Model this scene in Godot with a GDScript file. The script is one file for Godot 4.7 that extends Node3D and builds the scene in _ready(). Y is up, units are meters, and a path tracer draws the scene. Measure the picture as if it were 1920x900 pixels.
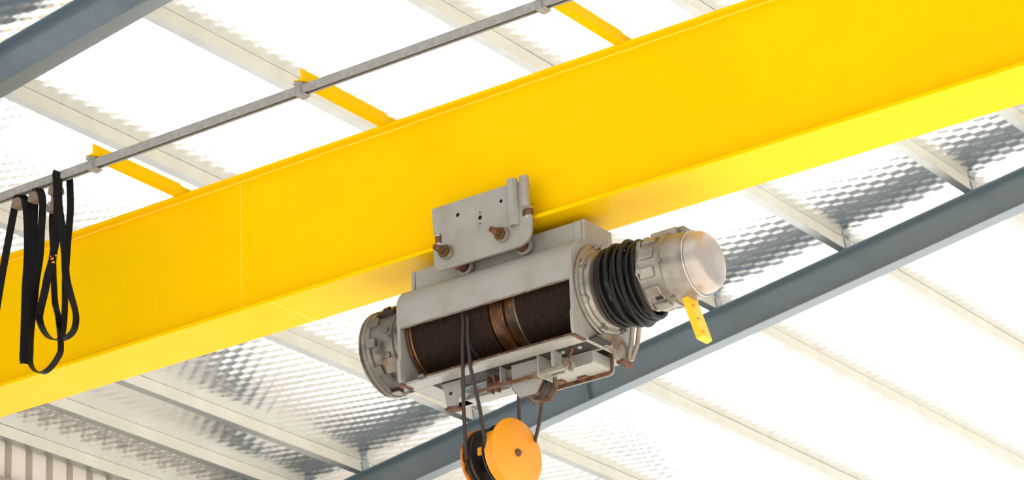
extends Node3D

const TH = 0.153962          # pitch of the roof
const ROOF_H = 9.0           # foil height above the floor at x = 0
const GB = 6.947             # underside of the girder
const AXY = 6.58             # drum axis
const AXZ = 0.01

var M = {}                   # materials
var used = {}

# ------------------------------------------------------------------ mesh builder
class MB:
	var p = PackedVector3Array()
	var n = PackedVector3Array()
	var uv = PackedVector2Array()
	var ix = PackedInt32Array()

	func v(pos, nor, t = Vector2.ZERO):
		p.append(pos); n.append(nor); uv.append(t)
		return p.size() - 1

	func face(a, b, c):
		var g = (p[b] - p[a]).cross(p[c] - p[a])
		if g.length_squared() < 1e-20:
			return
		if g.dot(n[a] + n[b] + n[c]) > 0.0:
			ix.append(a); ix.append(c); ix.append(b)
		else:
			ix.append(a); ix.append(b); ix.append(c)

	func quad(a, b, c, d, hint):
		var g = (c - a).cross(d - b)
		if g.length_squared() < 1e-20:
			return
		g = g.normalized()
		if g.dot(hint) < 0.0:
			g = -g
		var i = v(a, g); v(b, g); v(c, g); v(d, g)
		face(i, i + 1, i + 2); face(i, i + 2, i + 3)

	func tri(a, b, c, hint):
		var g = (b - a).cross(c - a)
		if g.length_squared() < 1e-20:
			return
		g = g.normalized()
		if g.dot(hint) < 0.0:
			g = -g
		var i = v(a, g); v(b, g); v(c, g)
		face(i, i + 1, i + 2)

	# box with chamfered edges
	func box(c, s, bev = 0.003, bas = Basis.IDENTITY):
		var h = s * 0.5
		var e = minf(bev, minf(h.x, minf(h.y, h.z)) * 0.45)
		var ax = [bas.x, bas.y, bas.z]
		var hh = [h.x, h.y, h.z]
		for k in 3:
			var a = (k + 1) % 3
			var b = (k + 2) % 3
			for sg in [-1.0, 1.0]:
				var o = c + ax[k] * (hh[k] * sg)
				var u = ax[a] * (hh[a] - e)
				var w = ax[b] * (hh[b] - e)
				quad(o - u - w, o + u - w, o + u + w, o - u + w, ax[k] * sg)
		if e <= 0.0:
			return
		for k in 3:
			var a = (k + 1) % 3
			var b = (k + 2) % 3
			for s1 in [-1.0, 1.0]:
				for s2 in [-1.0, 1.0]:
					var l = ax[k] * (hh[k] - e)
					var q1 = c + ax[a] * (hh[a] * s1) + ax[b] * ((hh[b] - e) * s2)
					var q2 = c + ax[a] * ((hh[a] - e) * s1) + ax[b] * (hh[b] * s2)
					quad(q1 - l, q1 + l, q2 + l, q2 - l, ax[a] * s1 + ax[b] * s2)
		for s0 in [-1.0, 1.0]:
			for s1 in [-1.0, 1.0]:
				for s2 in [-1.0, 1.0]:
					var f0 = c + ax[0] * (hh[0] * s0) + ax[1] * ((hh[1] - e) * s1) + ax[2] * ((hh[2] - e) * s2)
					var f1 = c + ax[0] * ((hh[0] - e) * s0) + ax[1] * (hh[1] * s1) + ax[2] * ((hh[2] - e) * s2)
					var f2 = c + ax[0] * ((hh[0] - e) * s0) + ax[1] * ((hh[1] - e) * s1) + ax[2] * (hh[2] * s2)
					tri(f0, f1, f2, ax[0] * s0 + ax[1] * s1 + ax[2] * s2)

	# box given by its corners
	func bx(x0, x1, y0, y1, z0, z1, bev = 0.003):
		box(Vector3(x0 + x1, y0 + y1, z0 + z1) * 0.5, Vector3(absf(x1 - x0), absf(y1 - y0), absf(z1 - z0)), bev)

	# extruded polygon: points in the plane (u, w) from o, extruded along d (a vector)
	func prism(poly, o, u, w, d, smooth = 0.0, bev = 0.0):
		var cnt = poly.size()
		var cw = Geometry2D.is_polygon_clockwise(poly)
		var dn = d.normalized()
		var nn = []
		for i in cnt:
			var e = poly[(i + 1) % cnt] - poly[i]
			var q = Vector2(e.y, -e.x).normalized()
			if cw:
				q = -q
			nn.append((u * q.x + w * q.y).normalized())
		# bevel ring: moves the caps inwards
		var inner = poly
		if bev > 0.0:
			var r = PackedVector2Array()
			for i in cnt:
				var m = (nn[i] + nn[(i - 1 + cnt) % cnt])
				var k = 2.0 / maxf(m.length_squared(), 0.6)
				var m2 = Vector2(m.dot(u), m.dot(w)) * k * 0.5
				r.append(poly[i] - m2 * bev)
			inner = r
		var tris = Geometry2D.triangulate_polygon(inner)
		for side in [0, 1]:
			var base = o + d * side
			var nor = dn if side == 1 else -dn
			var st = p.size()
			for q in inner:
				v(base + u * q.x + w * q.y, nor)
			for t in range(0, tris.size(), 3):
				face(st + tris[t], st + tris[t + 1], st + tris[t + 2])
		for i in cnt:
			var j = (i + 1) % cnt
			var na = nn[i]
			var nb = nn[i]
			if smooth > 0.0:
				var pr = nn[(i - 1 + cnt) % cnt]
				var nx = nn[j]
				if pr.dot(nn[i]) > smooth:
					na = (pr + nn[i]).normalized()
				if nx.dot(nn[i]) > smooth:
					nb = (nx + nn[i]).normalized()
			var a = o + u * poly[i].x + w * poly[i].y
			var b = o + u * poly[j].x + w * poly[j].y
			var s = p.size()
			v(a + dn * bev, na); v(b + dn * bev, nb); v(b + d - dn * bev, nb); v(a + d - dn * bev, na)
			face(s, s + 1, s + 2); face(s, s + 2, s + 3)
			if bev > 0.0:
				var ai = o + u * inner[i].x + w * inner[i].y
				var bi = o + u * inner[j].x + w * inner[j].y
				quad(a + dn * bev, b + dn * bev, bi, ai, nn[i] - dn)
				quad(a + d - dn * bev, b + d - dn * bev, bi + d, ai + d, nn[i] + dn)

	# turned shape: profile of Vector2(along, radius)
	func lathe(o, axis, prof, seg = 32, crease = 0.75, start = 0.0, sweep = TAU):
		var a = axis.normalized()
		var u = (Vector3.UP if absf(a.y) < 0.9 else Vector3.RIGHT)
		u = (u - a * u.dot(a)).normalized()
		var w = a.cross(u)
		var ns = []
		for i in prof.size() - 1:
			var e = prof[i + 1] - prof[i]
			ns.append(Vector2(-e.y, e.x).normalized())     # (along, radial)
		for i in prof.size() - 1:
			var n0 = ns[i]
			var n1 = ns[i]
			if i > 0 and ns[i - 1].dot(ns[i]) > crease:
				n0 = (ns[i - 1] + ns[i]).normalized()
			if i < ns.size() - 1 and ns[i + 1].dot(ns[i]) > crease:
				n1 = (ns[i + 1] + ns[i]).normalized()
			var st = p.size()
			for k in seg + 1:
				var t = start + sweep * k / seg
				var r = u * cos(t) + w * sin(t)
				v(o + a * prof[i].x + r * prof[i].y, a * n0.x + r * n0.y)
				v(o + a * prof[i + 1].x + r * prof[i + 1].y, a * n1.x + r * n1.y)
			for k in seg:
				var q = st + k * 2
				face(q, q + 1, q + 3); face(q, q + 3, q + 2)

	func cyl(a, b, r, seg = 16, bev = 0.0):
		var l = (b - a).length()
		var e = minf(bev, minf(r, l * 0.5) * 0.5)
		if e > 0.0:
			lathe(a, b - a, [Vector2(0, 0), Vector2(0, r - e), Vector2(e, r), Vector2(l - e, r), Vector2(l, r - e), Vector2(l, 0)], seg)
		else:
			lathe(a, b - a, [Vector2(0, 0), Vector2(0, r), Vector2(l, r), Vector2(l, 0)], seg)

	func hexnut(a, b, r, turn = 0.0):
		var d = (b - a)
		var dn = d.normalized()
		var u = (Vector3.UP if absf(dn.y) < 0.9 else Vector3.RIGHT)
		u = (u - dn * u.dot(dn)).normalized()
		var w = dn.cross(u)
		var poly = PackedVector2Array()
		for k in 6:
			poly.append(Vector2(cos(turn + k * TAU / 6.0), sin(turn + k * TAU / 6.0)) * r)
		prism(poly, a, u, w, d, 0.0, r * 0.08)

	func tube(pts, r, seg = 8, closed = false):
		var cnt = pts.size()
		var fr = []
		var last = Vector3.ZERO
		for i in cnt:
			var t
			if closed:
				t = pts[(i + 1) % cnt] - pts[(i - 1 + cnt) % cnt]
			else:
				t = pts[mini(i + 1, cnt - 1)] - pts[maxi(i - 1, 0)]
			t = t.normalized()
			if last == Vector3.ZERO:
				last = (Vector3.UP if absf(t.y) < 0.9 else Vector3.RIGHT)
			last = (last - t * last.dot(t)).normalized()
			fr.append([last, t.cross(last), t])
		var st = p.size()
		for i in cnt:
			for k in seg:
				var q = TAU * k / seg
				var d = fr[i][0] * cos(q) + fr[i][1] * sin(q)
				v(pts[i] + d * r, d)
		var rings = cnt if closed else cnt - 1
		for i in rings:
			var j = (i + 1) % cnt
			for k in seg:
				var k2 = (k + 1) % seg
				face(st + i * seg + k, st + i * seg + k2, st + j * seg + k2)
				face(st + i * seg + k, st + j * seg + k2, st + j * seg + k)
		if not closed:
			for e in [0, cnt - 1]:
				var s = p.size()
				var nor = fr[e][2] * (-1.0 if e == 0 else 1.0)
				for k in seg:
					var q = TAU * k / seg
					v(pts[e] + (fr[e][0] * cos(q) + fr[e][1] * sin(q)) * r, nor)
				for k in range(1, seg - 1):
					face(s, s + k, s + k + 1)

	# flat strap swept along points; wd gives the direction across the strap at each point
	func strap(pts, wd, w, th):
		var cnt = pts.size()
		var cs = []
		for i in cnt:
			var t = (pts[mini(i + 1, cnt - 1)] - pts[maxi(i - 1, 0)]).normalized()
			var a = wd[i]
			a = (a - t * a.dot(t)).normalized()
			var b = t.cross(a)
			cs.append([pts[i], a, b])
		for f in 4:
			var st = p.size()
			for i in cnt:
				var c = cs[i][0]
				var a = cs[i][1]
				var b = cs[i][2]
				var nor = [b, a, -b, -a][f]
				var q0 = [a * (-w) + b * th, a * w + b * th, a * w - b * th, a * (-w) - b * th][f] * 0.5
				var q1 = [a * w + b * th, a * w - b * th, a * (-w) - b * th, a * (-w) + b * th][f] * 0.5
				v(c + q0, nor); v(c + q1, nor)
			for i in cnt - 1:
				var s = st + i * 2
				face(s, s + 1, s + 3); face(s, s + 3, s + 2)
		for e in [0, cnt - 1]:
			var c = cs[e][0]
			var a = cs[e][1] * w * 0.5
			var b = cs[e][2] * th * 0.5
			var dirn = (pts[1] - pts[0]) * -1.0 if e == 0 else pts[cnt - 1] - pts[cnt - 2]
			quad(c - a - b, c + a - b, c + a + b, c - a + b, dirn)

	func mesh(off):
		var q = PackedVector3Array()
		q.resize(p.size())
		for i in p.size():
			q[i] = p[i] - off
		var arr = []
		arr.resize(Mesh.ARRAY_MAX)
		arr[Mesh.ARRAY_VERTEX] = q
		arr[Mesh.ARRAY_NORMAL] = n
		arr[Mesh.ARRAY_TEX_UV] = uv
		arr[Mesh.ARRAY_INDEX] = ix
		var m = ArrayMesh.new()
		m.add_surface_from_arrays(Mesh.PRIMITIVE_TRIANGLES, arr)
		return m

# ------------------------------------------------------------------ scene helpers
func numbered(called):
	if not used.has(called):
		used[called] = 0
		return called
	used[called] += 1
	return "%s_%03d" % [called, used[called]]

func tag(o, label, category, group = ""):
	o.set_meta("label", label)
	o.set_meta("category", category)
	if group != "":
		o.set_meta("group", group)

func thing(called, label, category, at, group = ""):
	var o = Node3D.new()
	o.name = numbered(called)
	add_child(o)
	o.position = at
	tag(o, label, category, group)
	return o

func part(parent, mb, called, m, local = false):
	var o = MeshInstance3D.new()
	o.name = called
	parent.add_child(o, true)
	o.mesh = mb.mesh(Vector3.ZERO if local else parent.global_position)
	o.mesh.surface_set_material(0, m)
	o.cast_shadow = GeometryInstance3D.SHADOW_CASTING_SETTING_ON
	return o

func struct(called):
	var o = Node3D.new()
	o.name = called
	add_child(o)
	o.set_meta("kind", "structure")
	return o

func copy_of(o, label):
	var c = o.duplicate()
	var stem = String(o.name)
	c.name = numbered(stem)
	add_child(c)
	c.set_meta("label", label)
	return c

# ------------------------------------------------------------------ textures and materials
func noise_tex(sd, freq, oct, ramp, size = 256, sx = 1.0, sy = 1.0):
	var f = FastNoiseLite.new()
	f.seed = sd
	f.noise_type = FastNoiseLite.TYPE_SIMPLEX_SMOOTH
	f.frequency = freq
	f.fractal_octaves = oct
	var g = Gradient.new()
	var offs = PackedFloat32Array()
	var cols = PackedColorArray()
	for r in ramp:
		offs.append(r[0]); cols.append(r[1])
	g.offsets = offs
	g.colors = cols
	var im = Image.create(size, size, false, Image.FORMAT_RGB8)
	var rad = size / TAU
	for y in size:
		var b = TAU * y / size
		for x in size:
			# wrapped on a torus, so that the tile repeats without a seam
			var a = TAU * x / size
			var q = f.get_noise_3d(cos(a) * rad * sx + 311.0 * cos(b), sin(a) * rad * sx + 97.0 * sin(b) , cos(b) * rad * sy + sin(b) * rad * sy * 0.37)
			im.set_pixel(x, y, g.sample(clampf(q * 0.75 + 0.5, 0.0, 1.0)))
	return ImageTexture.create_from_image(im)

func tile_noise(sd, cells, oct, ramp, size = 256, stretch = 1.0, im2 = null):
	# value noise on a wrapped lattice
	var rng = RandomNumberGenerator.new()
	rng.seed = sd
	var layers = []
	for o in oct:
		var cx = int(cells * pow(2, o))
		var cy = maxi(1, int(cells * pow(2, o) * stretch))
		var grid = PackedFloat32Array()
		for k in cx * cy:
			grid.append(rng.randf())
		layers.append([cx, cy, grid])
	var g = Gradient.new()
	var offs = PackedFloat32Array()
	var cols = PackedColorArray()
	for r in ramp:
		offs.append(r[0]); cols.append(r[1])
	g.offsets = offs
	g.colors = cols
	var im = Image.create(size, size, false, Image.FORMAT_RGB8)
	for y in size:
		for x in size:
			var s = 0.0
			var amp = 1.0
			var tot = 0.0
			for l in layers:
				var fx = float(x) / size * l[0]
				var fy = float(y) / size * l[1]
				var x0 = int(fx)
				var y0 = int(fy)
				var tx = fx - x0
				var ty = fy - y0
				tx = tx * tx * (3.0 - 2.0 * tx)
				ty = ty * ty * (3.0 - 2.0 * ty)
				var x1 = (x0 + 1) % int(l[0])
				var y1 = (y0 + 1) % int(l[1])
				var q = lerpf(lerpf(l[2][y0 * l[0] + x0], l[2][y0 * l[0] + x1], tx), lerpf(l[2][y1 * l[0] + x0], l[2][y1 * l[0] + x1], tx), ty)
				s += q * amp
				tot += amp
				amp *= 0.55
			im.set_pixel(x, y, g.sample(s / tot))
	return ImageTexture.create_from_image(im)

func mat(rough, metal = 0.0, col = Color.WHITE, tex = null, scale = 1.0):
	var m = StandardMaterial3D.new()
	m.albedo_color = col
	m.roughness = rough
	m.metallic = metal
	if tex:
		m.albedo_texture = tex
		m.uv1_triplanar = true
		m.uv1_world_triplanar = true
		m.uv1_scale = Vector3.ONE * scale
	return m

func c8(r, g, b):
	return Color(r / 255.0, g / 255.0, b / 255.0)

func make_materials():
	var y0 = tile_noise(3, 4, 4, [[0.0, c8(238, 184, 0)], [0.5, c8(241, 189, 0)], [1.0, c8(243, 194, 0)]])
	M.yellow = mat(0.28, 0.0, Color.WHITE, y0, 0.7)
	M.yellow.metallic_specular = 0.12
	M.weld = mat(0.35, 0.0, c8(246, 204, 40))
	var paint = tile_noise(11, 6, 5, [[0.0, c8(132, 120, 104)], [0.25, c8(142, 135, 125)], [0.5, c8(148, 143, 134)], [0.7, c8(151, 146, 138)], [1.0, c8(156, 151, 143)]])
	M.paint = mat(0.42, 0.0, Color.WHITE, paint, 2.2)
	var rusty = tile_noise(17, 9, 5, [[0.0, c8(84, 56, 36)], [0.36, c8(112, 88, 66)], [0.5, c8(126, 112, 96)], [0.62, c8(134, 126, 116)], [1.0, c8(142, 136, 128)]])
	M.worn = mat(0.5, 0.0, Color.WHITE, rusty, 3.0)
	var rust = tile_noise(23, 8, 5, [[0.0, c8(44, 26, 16)], [0.4, c8(80, 48, 30)], [0.6, c8(108, 68, 44)], [1.0, c8(140, 104, 80)]])
	M.rust = mat(0.8, 0.0, Color.WHITE, rust, 4.0)
	var alu = tile_noise(29, 7, 5, [[0.0, c8(92, 75, 58)], [0.28, c8(130, 119, 107)], [0.5, c8(148, 139, 129)], [1.0, c8(164, 157, 148)]])
	M.cast = mat(0.34, 0.45, Color.WHITE, alu, 2.6)
	M.cap = mat(0.26, 0.35, Color.WHITE, tile_noise(31, 4, 4, [[0.0, c8(150, 122, 100)], [0.3, c8(170, 157, 146)], [1.0, c8(184, 175, 167)]]), 2.0)
	var gear = tile_noise(37, 6, 5, [[0.0, c8(34, 24, 18)], [0.34, c8(60, 48, 38)], [0.44, c8(106, 97, 86)], [0.6, c8(124, 116, 106)], [1.0, c8(136, 128, 118)]])
	M.gear = mat(0.36, 0.35, Color.WHITE, gear, 2.4)
	M.grime = mat(0.3, 0.4, c8(62, 46, 36))
	var rope = tile_noise(41, 16, 3, [[0.0, c8(24, 13, 8)], [0.5, c8(40, 24, 17)], [1.0, c8(62, 40, 29)]])
	M.rope = mat(0.62, 0.0, Color.WHITE, rope, 5.0)
	M.rope.metallic_specular = 0.25
	M.fall = mat(0.6, 0.1, c8(50, 36, 30))
	var drum = tile_noise(43, 7, 4, [[0.0, c8(40, 25, 16)], [0.4, c8(66, 44, 27)], [0.55, c8(96, 58, 29)], [0.7, c8(136, 74, 28)], [1.0, c8(84, 64, 42)]])
	M.drum = mat(0.34, 0.5, Color.WHITE, drum, 3.0)
	M.brass = mat(0.4, 0.6, c8(104, 78, 44))
	M.plate = mat(0.7, 0.0, Color.WHITE, tile_noise(47, 6, 4, [[0.0, c8(34, 28, 23)], [1.0, c8(48, 41, 35)]]), 2.0)
	M.black = mat(0.45, 0.0, c8(12, 10, 10))
	M.black.metallic_specular = 0.25
	M.cable = mat(0.45, 0.0, Color.WHITE, tile_noise(59, 8, 3, [[0.0, c8(16, 13, 11)], [1.0, c8(34, 28, 23)]]), 4.0)
	M.cable.metallic_specular = 0.35
	M.motor_core = mat(0.4, 0.5, c8(52, 50, 50))
	M.steel = mat(0.3, 0.85, c8(186, 178, 168))
	M.edge = mat(0.32, 0.7, c8(104, 90, 74))
	M.hole = mat(0.9, 0.0, c8(40, 26, 18))
	M.orange = mat(0.45, 0.0, Color.WHITE, tile_noise(61, 5, 4, [[0.0, c8(232, 140, 14)], [1.0, c8(238, 152, 22)]]), 2.0)
	M.orange_worn = mat(0.55, 0.0, Color.WHITE, tile_noise(67, 7, 4, [[0.0, c8(40, 26, 18)], [0.4, c8(96, 52, 24)], [0.55, c8(214, 118, 26)], [1.0, c8(240, 150, 34)]]), 3.0)
	M.sheave = mat(0.5, 0.3, Color.WHITE, tile_noise(71, 7, 4, [[0.0, c8(26, 18, 14)], [0.7, c8(52, 38, 30)], [1.0, c8(110, 48, 26)]]), 3.0)
	M.galv = mat(0.42, 0.0, Color.WHITE, tile_noise(73, 16, 3, [[0.0, c8(128, 125, 122)], [0.5, c8(144, 141, 138)], [1.0, c8(160, 157, 154)]]), 3.0)
	M.carrier = mat(0.6, 0.1, c8(118, 100, 84))
	M.tagyel = mat(0.4, 0.0, c8(248, 190, 14))
	M.tagink = mat(0.6, 0.0, c8(206, 130, 16))
	# building
	M.rafter = mat(0.24, 0.0, Color.WHITE, tile_noise(79, 4, 4, [[0.0, c8(88, 103, 113)], [1.0, c8(98, 113, 123)]]), 0.8)
	M.purlin = mat(0.42, 0.0, Color.WHITE, tile_noise(83, 5, 5, [[0.0, c8(188, 182, 170)], [0.5, c8(198, 193, 181)], [1.0, c8(206, 202, 192)]]), 1.4)
	M.flange = mat(0.34, 0.9, Color.WHITE, tile_noise(85, 7, 4, [[0.0, c8(164, 165, 163)], [1.0, c8(182, 183, 181)]]), 1.5)
	M.rafter.metallic_specular = 0.9
	M.clad = mat(0.5, 0.0, Color.WHITE, tile_noise(89, 5, 4, [[0.0, c8(204, 195, 185)], [1.0, c8(216, 208, 199)]]), 1.0)
	M.girt = mat(0.5, 0.3, c8(150, 142, 132))
	M.sheet = mat(0.6, 0.2, c8(170, 172, 170))
	var conc = tile_noise(97, 6, 6, [[0.0, c8(176, 172, 164)], [0.5, c8(192, 188, 180)], [1.0, c8(204, 200, 192)]])
	M.concrete = mat(0.75, 0.0, Color.WHITE, conc, 0.25)
	M.yard = mat(0.85, 0.0, Color.WHITE, tile_noise(101, 6, 6, [[0.0, c8(184, 180, 170)], [0.5, c8(200, 196, 188)], [1.0, c8(212, 208, 200)]]), 0.12)
	# embossed foil: a weave of shallow raised and sunk pads
	var s = 128
	var im = Image.create(s, s, false, Image.FORMAT_RGB8)
	for y in s:
		for x in s:
			var hx = _pad_slope(float(x) / s, float(y) / s)
			var hy = _pad_slope(float(y) / s, float(x) / s)
			var nv = Vector3(-hx * 0.055, hy * 0.055, 1.0).normalized()
			im.set_pixel(x, y, Color(nv.x * 0.5 + 0.5, nv.y * 0.5 + 0.5, nv.z * 0.5 + 0.5))
	M.foil = StandardMaterial3D.new()
	M.foil.albedo_color = c8(240, 241, 242)
	M.foil.metallic = 1.0
	M.foil.roughness = 0.22
	M.foil.normal_enabled = true
	M.foil.normal_texture = ImageTexture.create_from_image(im)

func _pad_slope(a, b):
	# slope along a of pads whose sign alternates along both directions
	var sb = sin(TAU * b)
	var k = clampf(sb * 2.2, -1.0, 1.0)
	var ca = cos(TAU * a)
	return clampf(ca * 1.6, -1.0, 1.0) * k

# ------------------------------------------------------------------
func _ready():
	# ---- camera
	var cam = Camera3D.new()
	cam.name = "camera"
	add_child(cam)
	cam.position = Vector3(7.24, 1.6, 10.73)
	cam.rotation_order = EULER_ORDER_YXZ
	cam.rotation = Vector3(deg_to_rad(22.50234549), deg_to_rad(34.03363817), deg_to_rad(-2.79040993))
	var at = CameraAttributesPhysical.new()
	at.frustum_focal_length = 12.0 / (450.0 / 5756.8922)
	at.frustum_focus_distance = 13.9
	at.frustum_near = 0.1
	at.frustum_far = 400.0
	at.exposure_aperture = 9.0
	cam.attributes = at
	cam.current = true
	# ---- sky, sun, exposure
	var we = WorldEnvironment.new()
	we.name = "environment"
	var env = Environment.new()
	env.background_mode = Environment.BG_SKY
	var sky = Sky.new()
	var sm = ProceduralSkyMaterial.new()
	sm.sky_top_color = c8(150, 178, 214)
	sm.sky_horizon_color = c8(226, 232, 238)
	sm.sky_curve = 0.2
	sm.ground_bottom_color = c8(190, 186, 178)
	sm.ground_horizon_color = c8(220, 222, 222)
	sm.sun_angle_max = 1.0
	sky.sky_material = sm
	env.sky = sky
	env.tonemap_mode = Environment.TONE_MAPPER_LINEAR
	env.tonemap_exposure = 1.4
	env.sdfgi_enabled = true
	env.ssao_enabled = true
	env.ssil_enabled = true
	we.environment = env
	add_child(we)
	var sun = DirectionalLight3D.new()
	sun.name = "sun"
	add_child(sun)
	sun.look_at_from_position(Vector3(0.5, 0.77, -0.4) * 50.0, Vector3.ZERO)
	sun.light_color = Color(1.0, 0.985, 0.955)
	sun.light_energy = 3.4
	sun.light_angular_distance = 0.6
	sun.shadow_enabled = true

	make_materials()
	build_shell()
	build_rafters()
	build_purlins()
	build_girder()
	build_track()
	build_trolley()
	build_hoist()
	build_coil()
	build_block()
	build_ropes()

# ------------------------------------------------------------------ building
func roof_y(x):
	return ROOF_H + tan(TH) * x

func build_shell():
	var g = MB.new()
	g.bx(-90, 90, -0.4, -0.03, -90, 90, 0.0)
	var ground = struct("ground")
	part(ground, g, "yard", M.yard)
	var fl = MB.new()
	fl.bx(-6.3, 5.2, -0.35, 0.0, -11.7, 7.2, 0.01)
	var floor_n = struct("floor")
	part(floor_n, fl, "slab", M.concrete)
	# ceiling: foil lining sheets, one for each purlin bay, under the roof sheets
	var ce = struct("ceiling")
	ce.position = Vector3(0, ROOF_H, 0)
	ce.rotation.z = TH
	var cuts = [-6.02] + PURLINS + [4.75]
	var ns = FastNoiseLite.new()
	ns.seed = 5
	ns.frequency = 0.9
	ns.fractal_octaves = 2
	for b in cuts.size() - 1:
		var s0 = cuts[b] / cos(TH)
		var s1 = cuts[b + 1] / cos(TH)
		var m = MB.new()
		var nx = maxi(4, int((s1 - s0) / 0.11))
		var nz = 130
		var z0 = -11.4
		var z1 = 6.7
		var hh = func(u, s, z):
			return 0.001 - 0.010 * sin(PI * u) + ns.get_noise_2d(s, z) * 0.006 * sin(PI * u)
		for i in nx + 1:
			for j in nz + 1:
				var u = float(i) / nx
				var s = lerpf(s0, s1, u)
				var z = lerpf(z0, z1, float(j) / nz)
				var h = hh.call(u, s, z)
				var dx = (hh.call(u + 0.01, s + 0.01 * (s1 - s0), z) - h) / (0.01 * (s1 - s0))
				var dz = (hh.call(u, s, z + 0.01) - h) / 0.01
				m.v(Vector3(s, h, z), Vector3(dx, -1.0, dz).normalized(), Vector2(s / 0.146, z / 0.104))
		for i in nx:
			for j in nz:
				var a = i * (nz + 1) + j
				m.face(a, a + 1, a + nz + 2)
				m.face(a, a + nz + 2, a + nz + 1)
		part(ce, m, "foil_sheet", M.foil, true)
	var rs = MB.new()
	rs.bx(-6.15, 4.85, 0.03, 0.09, -11.5, 6.8, 0.0)
	part(ce, rs, "roof_sheet", M.sheet, true)
	# ribbed wall cladding below the eave
	var wl = struct("wall_left")
	var pitch = 0.19
	var zs = 6.7
	var ptop = roof_y(-5.815) - 0.004
	var lo = 6.25
	while zs > -11.3:
		var m = MB.new()
		var prof = PackedVector2Array()     # (z, x) outline
		var back = []
		for k in 4:
			var a = zs - k * pitch
			for q in [[0.0, 0.0], [0.124, 0.0], [0.132, -0.05], [0.182, -0.05]]:
				prof.append(Vector2(a - q[0], q[1]))
		prof.append(Vector2(zs - 4 * pitch, -0.0))
		for k in range(prof.size() - 1, -1, -1):
			back.append(prof[k] + Vector2(0, -0.004))
		var closed = prof.duplicate()
		for q in back:
			closed.append(q)
		m.prism(closed, Vector3(-5.815, lo, 0), Vector3(0, 0, 1), Vector3(1, 0, 0), Vector3(0, ptop - lo, 0))
		part(wl, m, "cladding_sheet", M.clad)
		zs -= 4 * pitch
	var gi = MB.new()
	gi.bx(-5.81, -5.745, 7.695, 7.766, -11.3, 6.7, 0.004)
	part(wl, gi, "girt", M.girt)
	var gi2 = MB.new()
	gi2.bx(-5.81, -5.745, 6.25, 6.32, -11.3, 6.7, 0.004)
	part(wl, gi2, "girt", M.girt)

const PURLINS = [-5.745, -5.26, -4.78, -3.84, -2.875, -1.92, -0.965, -0.07, 0.53, 1.48, 2.43, 3.38, 4.33]

func build_rafters():
	var labels = {
		0.662: "dark blue-grey steel rafter crossing the top left corner, nearest to camera",
		-5.14: "dark blue-grey steel rafter running under the purlins behind the hoist",
		-10.94: "blue-grey steel rafter at the far open end of the shed",
		6.46: "blue-grey steel rafter at the near open end of the shed",
	}
	var proto = null
	for z in labels:
		if proto:
			var c = copy_of(proto, labels[z])
			c.position = Vector3(0, ROOF_H, z)
			continue
		var o = thing("roof_rafter", labels[z], "rafter", Vector3(0, ROOF_H, z), "steel rafters")
		o.rotation.z = TH
		proto = o
		var t = -0.087
		var d = 0.23
		var a = MB.new()
		a.bx(-5.86, 4.6, t - 0.009, t, -0.052, 0.052, 0.002)
		part(o, a, "top_flange", M.rafter, true)
		a = MB.new()
		a.bx(-5.86, 4.6, t - d + 0.009, t - 0.009, -0.004, 0.004, 0.0)
		part(o, a, "web", M.rafter, true)
		a = MB.new()
		a.bx(-5.86, 4.6, t - d, t - d + 0.009, -0.052, 0.052, 0.002)
		part(o, a, "bottom_flange", M.rafter, true)
		for sx in [-3.0, 1.2]:
			a = MB.new()
			for sd in [-1, 1]:
				a.bx(sx, sx + 0.008, t - d + 0.01, t - 0.01, sd * 0.005, sd * 0.048, 0.001)
			part(o, a, "stiffener", M.rafter, true)
	# columns under the rafter ends
	var first = null
	for z in labels:
		for x in [-5.68, 4.4]:
			var lab = "blue-grey steel column on the %s side carrying the rafter at z row %d" % ["wall" if x < 0 else "open", int(z)]
			lab = "blue-grey steel column at the %s under the %s rafter" % ["ribbed wall" if x < 0 else "open side", {0.662: "nearest overhead", -5.14: "middle", -10.94: "far end", 6.46: "near end"}[z]]
			if absf(z) < 6.0 or z > 0:
				pass
			if x > 0 and z > 6.0:
				x = 0.9
			var h = roof_y(x) - 0.33
			var o = thing("steel_column", lab, "column", Vector3(x, 0, z), "steel columns")
			var m = MB.new()
			m.bx(x - 0.1, x + 0.1, 0.012, h, z - 0.004, z + 0.004, 0.0)
			part(o, m, "web", M.rafter)
			for sx in [-0.1, 0.1]:
				m = MB.new()
				m.bx(x + sx - 0.005, x + sx + 0.005, 0.012, h, z - 0.052, z + 0.052, 0.002)
				part(o, m, "flange", M.rafter)
			m = MB.new()
			m.bx(x - 0.16, x + 0.16, 0.0, 0.014, z - 0.12, z + 0.12, 0.002)
			part(o, m, "base_plate", M.rafter)

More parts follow.
